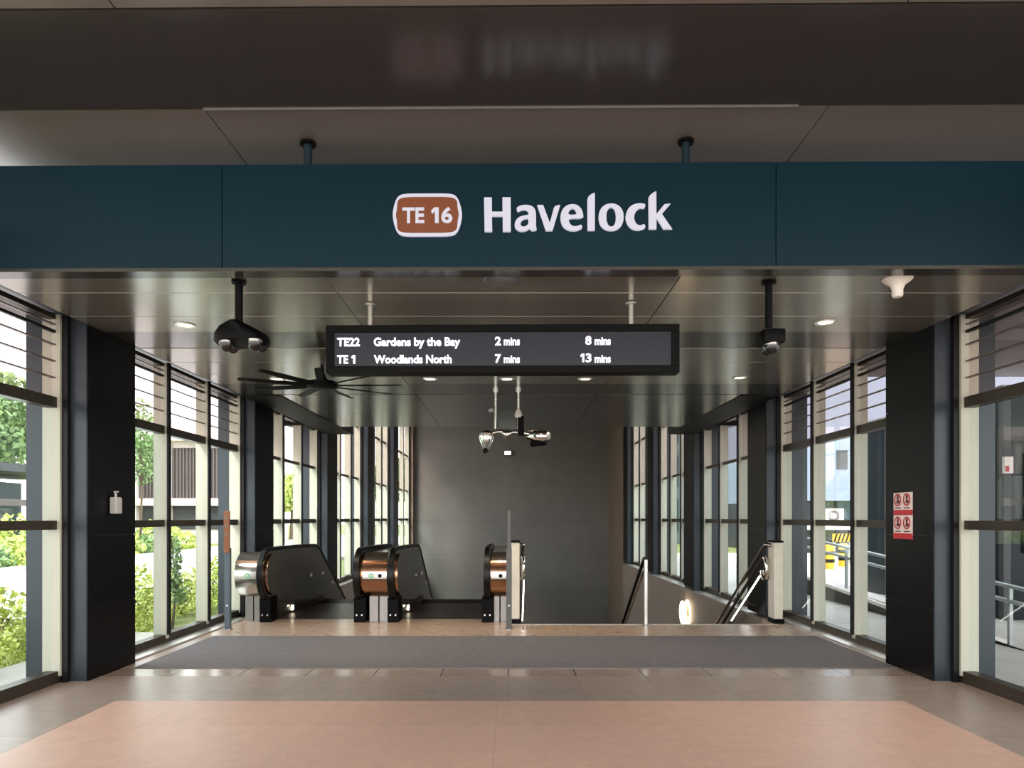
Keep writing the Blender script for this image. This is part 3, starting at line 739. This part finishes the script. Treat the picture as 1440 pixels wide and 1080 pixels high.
MB().tube([(1.76, 9.22, .875), (1.75, 9.3, .87), (1.74, 13.2, .87 - SL * 3.9)], .024, 12).build('rail', M['rubber'], t, smooth=True)
MB().tube([(1.75, 9.3, .72), (1.74, 13.2, .72 - SL * 3.9)], .014, 10).build('under_rail', M['steel'], t, smooth=True)

# round wall lamp below the windows
t = thing('stair_wall_lamp', 'bright round lamp on the beige wall beside the stairs', 'light', (XC, 14.6, -.55))
MB().lathe([(.2, -.01), (.27, -.01), (.27, 0), (.2, 0)], (XC + .016, 14.6, -.55), 32, axis='x', caps=False).build('lamp_rim', M['glow_dim'], t, smooth=True)
MB().lathe([(.06, -.1), (.06, .005)], (XC + .02, 14.6, -.55), 20, axis='x').build('lamp_mount', M['steel_d'], t, smooth=True)
MB().lathe([(.001, -.13), (.2, -.128), (.24, -.12), (.24, -.09), (.001, -.09)], (XC + .02, 14.6, -.55), 32, axis='x').build('lamp_lens', M['glow'], t, smooth=True)

# ------------------------------------------------------------------ things on the first pillars
t = thing('soap_dispenser', 'small pale pump dispenser bottle fixed on the left front pillar', 'dispenser', (-XC, 6.45, 1.42))
MB().box(-XC, -XC + .07, 6.405, 6.505, 1.435, 1.585).build('bottle', M['grey'], t, bevel=.012)
MB().tube([(-XC + .035, 6.455, 1.58), (-XC + .035, 6.455, 1.632)], .012, 10).build('pump_neck', M['grey'], t, smooth=True)
MB().box(-XC + .02, -XC + .06, 6.443, 6.467, 1.628, 1.642).build('pump_spout', M['grey'], t, bevel=.004)
MB().box(-XC - .004, -XC + .012, 6.4, 6.51, 1.42, 1.6).build('wall_plate', M['black'], t)
def notice(label, zt_, zb_, red):
    y0, y1 = 6.40, 6.70
    t = thing('prohibition_notice', label, 'sign', (XC, 6.55, zb_), 0, 'prohibition notices')
    MB().box(XC - .012, XC + .004, y0, y1, zb_, zt_).build('plate', M['paper'], t)
    MB().box(XC - .014, XC - .002, y0 - .001, y1 + .001, zb_, zb_ + red).build('red_strip', M['red'], t)
    for j, yc in enumerate((y0 + .075, y0 + .225)):
        zc = (zt_ + zb_ + red) / 2 + .012
        m = MB(); pr = [(.045, 0), (.058, 0), (.058, -.004), (.045, -.004)]
        m.lathe(pr, (XC - .012, yc, zc), 24, axis='x', caps=False)
        m.add([(XC - .0145, yc - .036, zc + .042), (XC - .0145, yc - .042, zc + .036), (XC - .0145, yc + .036, zc - .042), (XC - .0145, yc + .042, zc - .036)], [(0, 1, 2, 3)])
        p = m.build('prohibition_ring', M['red'], t)
        m = MB(); m.box(XC - .0142, XC - .012, yc - .014, yc + .014, zc - .034, zc + .03); m.box(XC - .0142, XC - .012, yc - .03, yc - .016, zc - .03, zc - .004)
        m.lathe([(.001, -.0022), (.012, -.0022), (.012, 0)], (XC - .012, yc, zc + .034), 12, axis='x')
        m.build('pictogram', M['ink'], t)
        MB().box(XC - .0135, XC - .012, yc - .05, yc + .05, zb_ + red + .012, zb_ + red + .022).build('caption', M['ink'], t)
notice('upper white and red prohibition notice on the right front pillar', 1.632, 1.428, .045)
notice('lower white and red prohibition notice on the right front pillar', 1.424, 1.205, .052)

# ------------------------------------------------------------------ outside
structure('ground', MB().box(-120, 120, -60, 9.3, -.5, -.16).box(-120, 120, 27.4, 160, -.5, -.16).box(-120, -4.2, 9.3, 27.4, -.5, -.16).box(4.2, 120, 9.3, 27.4, -.5, -.16), M['soil'], 'grassy ground around the station', 'ground')
structure('road', MB().box(-14, -6.4, -40, 60, -.2, -.12), M['road'], 'sunlit pale road left of the station', 'road')
structure('kerb', MB().box(-14.3, -14, -40, 60, -.2, .0).box(-6.4, -6.2, -40, 60, -.2, -.04).box(-9.6, -9.5, -40, 60, -.13, -.115), M['kerb'], 'concrete kerbs along the road', 'kerb')
structure('pavement', MB().box(4.1, 40, -10, 29, -.2, -.04).box(-4.9, -4.0, -10, 9, -.2, -.05).box(-40, 40, -40, -4, -.2, -.1), M['pave'], 'pale paving right of the station and behind the viewer', 'pavement')

def leaves(m, c, r, n, size):
    for _ in range(n):
        while True:
            u = Vector((random.uniform(-1, 1), random.uniform(-1, 1), random.uniform(-1, 1)))
            if .45 < u.length < 1: break
        p = Vector(c) + Vector((u.x * r[0], u.y * r[1], u.z * r[2]))
        a = Vector((random.gauss(0, 1), random.gauss(0, 1), random.gauss(0, 1))).normalized()
        b = a.cross(Vector((random.gauss(0, 1), random.gauss(0, 1), random.gauss(0, 1)))).normalized()
        s = size * random.uniform(.6, 1.3)
        m.add([p - a * s, p + b * s * .5, p + a * s, p - b * s * .5], [(0, 1, 2, 3)])
def shrub(label, x, y, z, r, mt, group, n=420, size=.06):
    t = thing('shrub', label, 'shrub', (x, y, z), 0, group)
    m = MB(); leaves(m, (x, y, z + r[2] * .55), r, n, size); m.build('foliage', mt, t)
    m = MB()
    for q_ in range(5):
        a = q_ * 1.26; m.tube([(x, y, z), (x + math.cos(a) * r[0] * .5, y + math.sin(a) * r[1] * .5, z + r[2] * .9)], .015, 6)
    m.build('stems', M['bark'], t)
def tree(label, x, y, h, cr, mt, n=1700, size=.28, tr=.18):
    t = thing('tree', label, 'tree', (x, y, -.16), 0, 'trees across the road')
    m = MB()
    m.tube([(x, y, -.2), (x + .1, y, h * .5), (x, y, h * .8)], [tr, tr * .7, tr * .3], 10)
    for q_ in range(4):
        a = q_ * 1.57 + .4; m.tube([(x + .05, y, h * .42), (x + math.cos(a) * cr * .6, y + math.sin(a) * cr * .6, h * .75)], [tr * .5, tr * .15], 6)
    m.build('trunk', M['bark'], t)
    m = MB()
    leaves(m, (x, y, h * .72), (cr, cr, h * .3), n, size)
    for q_ in range(6):
        a = q_ * 1.05; leaves(m, (x + math.cos(a) * cr * .6, y + math.sin(a) * cr * .6, h * (.58 + .1 * (q_ % 3))), (cr * .55, cr * .55, h * .16), n // 6, size)
    m.build('crown', mt, t)
near = ['in front of the first pillar', 'beside the first pillar', 'just beyond the first pillar', 'below the first mullion past the first pillar', 'at the foot of the young climber', 'past the young climber', 'outside the second pillar', 'just beyond the second pillar', 'outside the escalator windows', 'farthest along the escalator windows']
for i, w_ in enumerate(near):
    y = 5.2 + i * 1.05
    shrub(f'lime green roadside shrub {w_} on the left', -5.35 + .12 * math.sin(i * 2.1), y, -.16, (.6, .5, .46 + .06 * (i % 3)), M['leaf1'], 'lime shrubs outside the left windows', 1500, .042)
far = ['nearest in', 'second along', 'third along', 'fourth along', 'fifth along', 'sixth along', 'farthest in']
for i in range(7):
    shrub(f'far hedge bush, {far[i]} the clipped row across the road', -15.4 + .2 * (i % 2), 17.5 + i * 2.6, -.16, (.9, 1.25, .62), M['leaf2'] if i % 2 else M['leaf1'], 'hedge bushes across the road', 500, .13)
for i, (x, y, z, r) in enumerate(((-17.3, 21.3, -.16, (1., 1., .9)), (-17.1, 24.6, -.16, (1.1, 1.1, 1.1)), (-18.6, 37.6, -.16, (1.2, 1.2, 1.)))):
    shrub(f'tall yellow-green bush {["near the grey shelter", "in front of the grey shelter", "in front of the pale building"][i]} across the road', x, y, z, r, M['leaf1'], 'tall bushes across the road', 600, .13)
t = thing('young_climber', 'thin leafy climber growing among the lime shrubs on the left', 'plant', (-4.63, 9.75, -.16))
m = MB(); m.tube([(-4.64, 9.75, -.16), (-4.6, 9.78, .5), (-4.66, 9.75, 1.15)], [.02, .016, .008], 8); m.build('stem', M['bark'], t)
m = MB(); leaves(m, (-4.63, 9.75, .75), (.11, .14, .42), 260, .045); leaves(m, (-4.55, 9.78, .4), (.12, .16, .2), 110, .045); m.build('foliage', M['leaf2'], t)
tree('broad green tree behind the grey shelter, far left', -28, 36, 9.2, 4.2, M['leaf2'], 6000, .2, .3)
tree('tall deep green tree at the far left edge', -37, 41, 12, 5, M['leaf3'], 6000, .24, .35)
tree('slim light green tree in front of the pale building', -17.5, 33.6, 7.0, .85, M['leaf2'], 900, .11, .06)
tree('round light green tree seen between the second and third pillars', -14.2, 46, 4.2, 1.7, M['leaf1'], 1500, .17, .14)
tree('green tree beyond the far end of the road', -9.5, 62, 6.5, 3.0, M['leaf2'], 1300, .3, .2)
# covered walkway
t = thing('walkway_shelter', 'flat-roofed grey walkway shelter across the road', 'shelter', (-20.5, 28, -.16))
MB().box(-23, -18.8, 20, 33, 3.15, 3.45).build('roof', M['bdark'], t)
MB().box(-19.0, -18.85, 20, 33, 1.85, 2.1).build('beam', M['bgrey'], t)
for y in (20.4, 24.5, 28.6, 32.6): MB().box(-19.1, -18.8, y - .15, y + .15, -.2, 3.2).build('support_post', M['bwhite'], t)
MB().box(-22.9, -22.7, 20, 33, .6, 3.0).build('rear_screen', M['teal_glass2'], t)
# building left
t = thing('office_building', 'pale pink building with dark louver bays across the road', 'building', (-18.5, 42, -.16))
MB().box(-25, -16.3, 43, 52, -.2, 7.4).build('wall', M['bwhite'], t)
for i in range(4):
    x = -23.6 + i * 2.0
    m = MB(); m.box(x - .75, x + .75, 42.9, 43.0, 2.6, 5.6)
    for q_ in range(8): m.box(x - .72 + q_ * .2, x - .64 + q_ * .2, 42.8, 42.9, 2.6, 5.6)
    m.build('louver_bay', M['bgrey'], t)
    MB().box(x + .78, x + 1.2, 42.5, 43.0, -.2, 6.0).build('facade_column', M['bwhite'], t)
    MB().box(x - .75, x + .75, 42.9, 43.0, .7, 2.1).build('window_band', M['bdark'], t)
MB().box(-25, -16.3, 42.4, 43.0, 2.12, 2.55).build('ledge', M['bpink'], t)
MB().box(-25, -16.3, 42.3, 43.0, 6.0, 6.3).build('cornice', M['bpink'], t)

# right-hand side
t = thing('service_building', 'pale blue building with a small window right of the station', 'building', (16.5, 31, -.16))
MB().box(11.6, 22, 30, 38, 2.12, 8.0).build('upper_wall', M['bblue'], t)
MB().box(11.6, 22, 30.6, 38, -.2, 2.12).build('lower_wall', M['bdark'], t)
MB().box(13.75, 14.2, 29.96, 30.02, 3.45, 4.25).build('window_pane', M['bdark'], t)
MB().box(14.0, 22, 30.4, 30.62, 1.1, 2.1).build('window_band', M['teal_glass2'], t)
MB().box(11.6, 22, 29.4, 30.6, .9, 1.1).build('ledge', M['bwhite'], t)
t = thing('air_conditioner', 'white outdoor air conditioner unit on the pale blue building ledge', 'air conditioner', (13.5, 29.7, 1.1))
MB().box(13.15, 13.83, 29.5, 29.85, 1.18, 1.78).build('casing', M['white'], t, bevel=.02)
MB().lathe([(.12, -.02), (.24, -.03), (.24, .02), (.12, .02)], (13.4, 29.5, 1.48), 24, axis='y', caps=False).build('fan_grille', M['bgrey'], t, smooth=True)
for x in (13.2, 13.7): MB().box(x, x + .08, 29.5, 29.85, 1.1, 1.18).build('foot', M['bgrey'], t)
for i, (px, lab) in enumerate(((1166, 'nearer the second pillar'), (1186, 'nearer the first pillar'))):
    d = 20. + i; x = (px - VX) * d / F
    t = thing('bollard', f'yellow and black bollard outside the right windows, {lab}', 'bollard', (x, d, -.04), 0, 'yellow bollards')
    MB().lathe([(.14, 0), (.14, .62), (.1, .68), (.001, .69)], (x, d, -.04), 18).build('shaft', M['yellow'], t, smooth=True)
    m = MB()
    for z in (.18, .40): m.lathe([(.142, z), (.142, z + .1)], (x, d, -.04), 18, caps=False)
    m.build('black_band', M['black'], t, smooth=True)
t = thing('height_barrier', 'yellow and black striped barrier board behind the bollards', 'barrier', (10.3, 22, -.04))
MB().box(9.98, 10.62, 22, 22.06, .66, .90).build('board', M['yellow'], t)
m = MB()
for i in range(5):
    x = 9.99 + i * .12; m.add([(x, 21.99, .66), (x + .05, 21.99, .66), (x + .13, 21.99, .90), (x + .08, 21.99, .90)], [(0, 1, 2, 3)])
m.build('stripes', M['black'], t)
for x in (10.05, 10.55): MB().box(x - .03, x + .03, 22.06, 22.12, -.04, .9).build('support_post', M['galv'], t)
t = thing('glass_office', 'grey-teal office block behind the right-hand pillars beyond the stairs', 'building', (10.5, 46, -.16))
MB().box(5.5, 15.0, 42, 50, -.2, 11).build('wall', M['tealwall'], t)
for k_ in range(4):
    for q_ in range(4): MB().box(6 + q_ * 2.2, 7.7 + q_ * 2.2, 41.95, 42.05, .6 + k_ * 2.6, 2.5 + k_ * 2.6).build('window_pane', M['teal_glass2'], t)
# ramp railing
t = thing('ramp_railing', 'grey steel ramp railing on a low wall outside the right windows', 'railing', (5.62, 10, -.04))
zr = lambda y: .2 + (y - 12.3) * .07
MB().prism([(6.5, -.1), (6.5, zr(6.5)), (16, zr(16)), (16, -.1)], 'x', 5.55, 5.75).build('low_wall', M['darkwall'], t)
MB().prism([(6.5, zr(6.5)), (6.5, zr(6.5) + .05), (16, zr(16) + .05), (16, zr(16))], 'x', 5.48, 5.8).build('coping', M['bwhite'], t)
for h in (.73, .56): MB().tube([(5.62, 6.5, zr(6.5) + h), (5.62, 16, zr(16) + h)], .025, 10).build('rail', M['galv'], t, smooth=True)
for q_ in range(8):
    y = 6.7 + q_ * 1.3; MB().box(5.6, 5.64, y - .02, y + .02, zr(y), zr(y) + .73).build('railing_post', M['galv'], t)
t = thing('glass_kiosk', 'dark blue glass lift kiosk outside the right front window', 'kiosk', (8, 11.5, -.04))
MB().box(6.95, 9.6, 10.0, 13.9, -.05, 3.1).build('body', M['teal_glass'], t)
for x0, x1 in ((7.2, 7.55), (7.75, 8.2), (8.4, 9.2)): MB().box(x0, x1, 9.96, 10.0, .9, 2.3).build('glass_panel', M['teal_glass2'], t)
MB().box(6.85, 9.8, 9.9, 14.0, 3.1, 3.25).build('roof', M['galv'], t)
MB().box(6.9, 7.0, 9.95, 10.05, -.05, 3.1).build('corner_post', M['bdark'], t)
sg = MB().box(6.88, 7.0, 9.9, 9.95, 2.02, 2.25).build('sign_plate', M['paper'], t); 
MB().box(6.89, 6.94, 9.895, 9.9, 2.04, 2.12).build('sign_mark', M['red'], sg)
structure('roof_canopy', MB().box(4.35, 10.5, 2.5, 10.2, 3.42, 3.6).box(4.35, 10.5, 5.2, 5.5, 3.3, 3.42).box(4.35, 10.5, 7.6, 7.9, 3.3, 3.42), M['canopy'], 'grey walkway canopy outside the right front window', 'canopy')

# ------------------------------------------------------------------ light
w = bpy.data.worlds.new('World'); scn.world = w; w.use_nodes = True
nt = w.node_tree; bg = nt.nodes['Background']
tc = nt.nodes.new('ShaderNodeTexCoord'); sp = nt.nodes.new('ShaderNodeSeparateXYZ'); nt.links.new(tc.outputs['Generated'], sp.inputs[0])
cr = nt.nodes.new('ShaderNodeValToRGB'); nt.links.new(sp.outputs['Z'], cr.inputs[0])
cr.color_ramp.elements[0].position = 0; cr.color_ramp.elements[0].color = (1., .96, .95, 1)
cr.color_ramp.elements[1].position = .7; cr.color_ramp.elements[1].color = (.86, .93, 1., 1)
nt.links.new(cr.outputs[0], bg.inputs[0]); bg.inputs[1].default_value = 2.6
sun = bpy.data.lights.new('sun', 'SUN'); sun.energy = 2.2; sun.angle = .25; sun.color = (1, .96, .9)
so = bpy.data.objects.new('sun', sun); COL.objects.link(so); so.rotation_euler = (math.radians(38), math.radians(-32), 0)

vs = scn.view_settings
scn.display_settings.display_device = 'sRGB'
vs.view_transform = 'Standard'; vs.look = 'None'; vs.exposure = 1.1; vs.gamma = 1; vs.use_curve_mapping = False
scn.cycles.use_denoising = True
scn.cycles.max_bounces = 10; scn.cycles.diffuse_bounces = 5; scn.cycles.glossy_bounces = 6; scn.cycles.transparent_max_bounces = 24
scn.cycles.sample_clamp_indirect = 8
scn.cycles.caustics_reflective = True
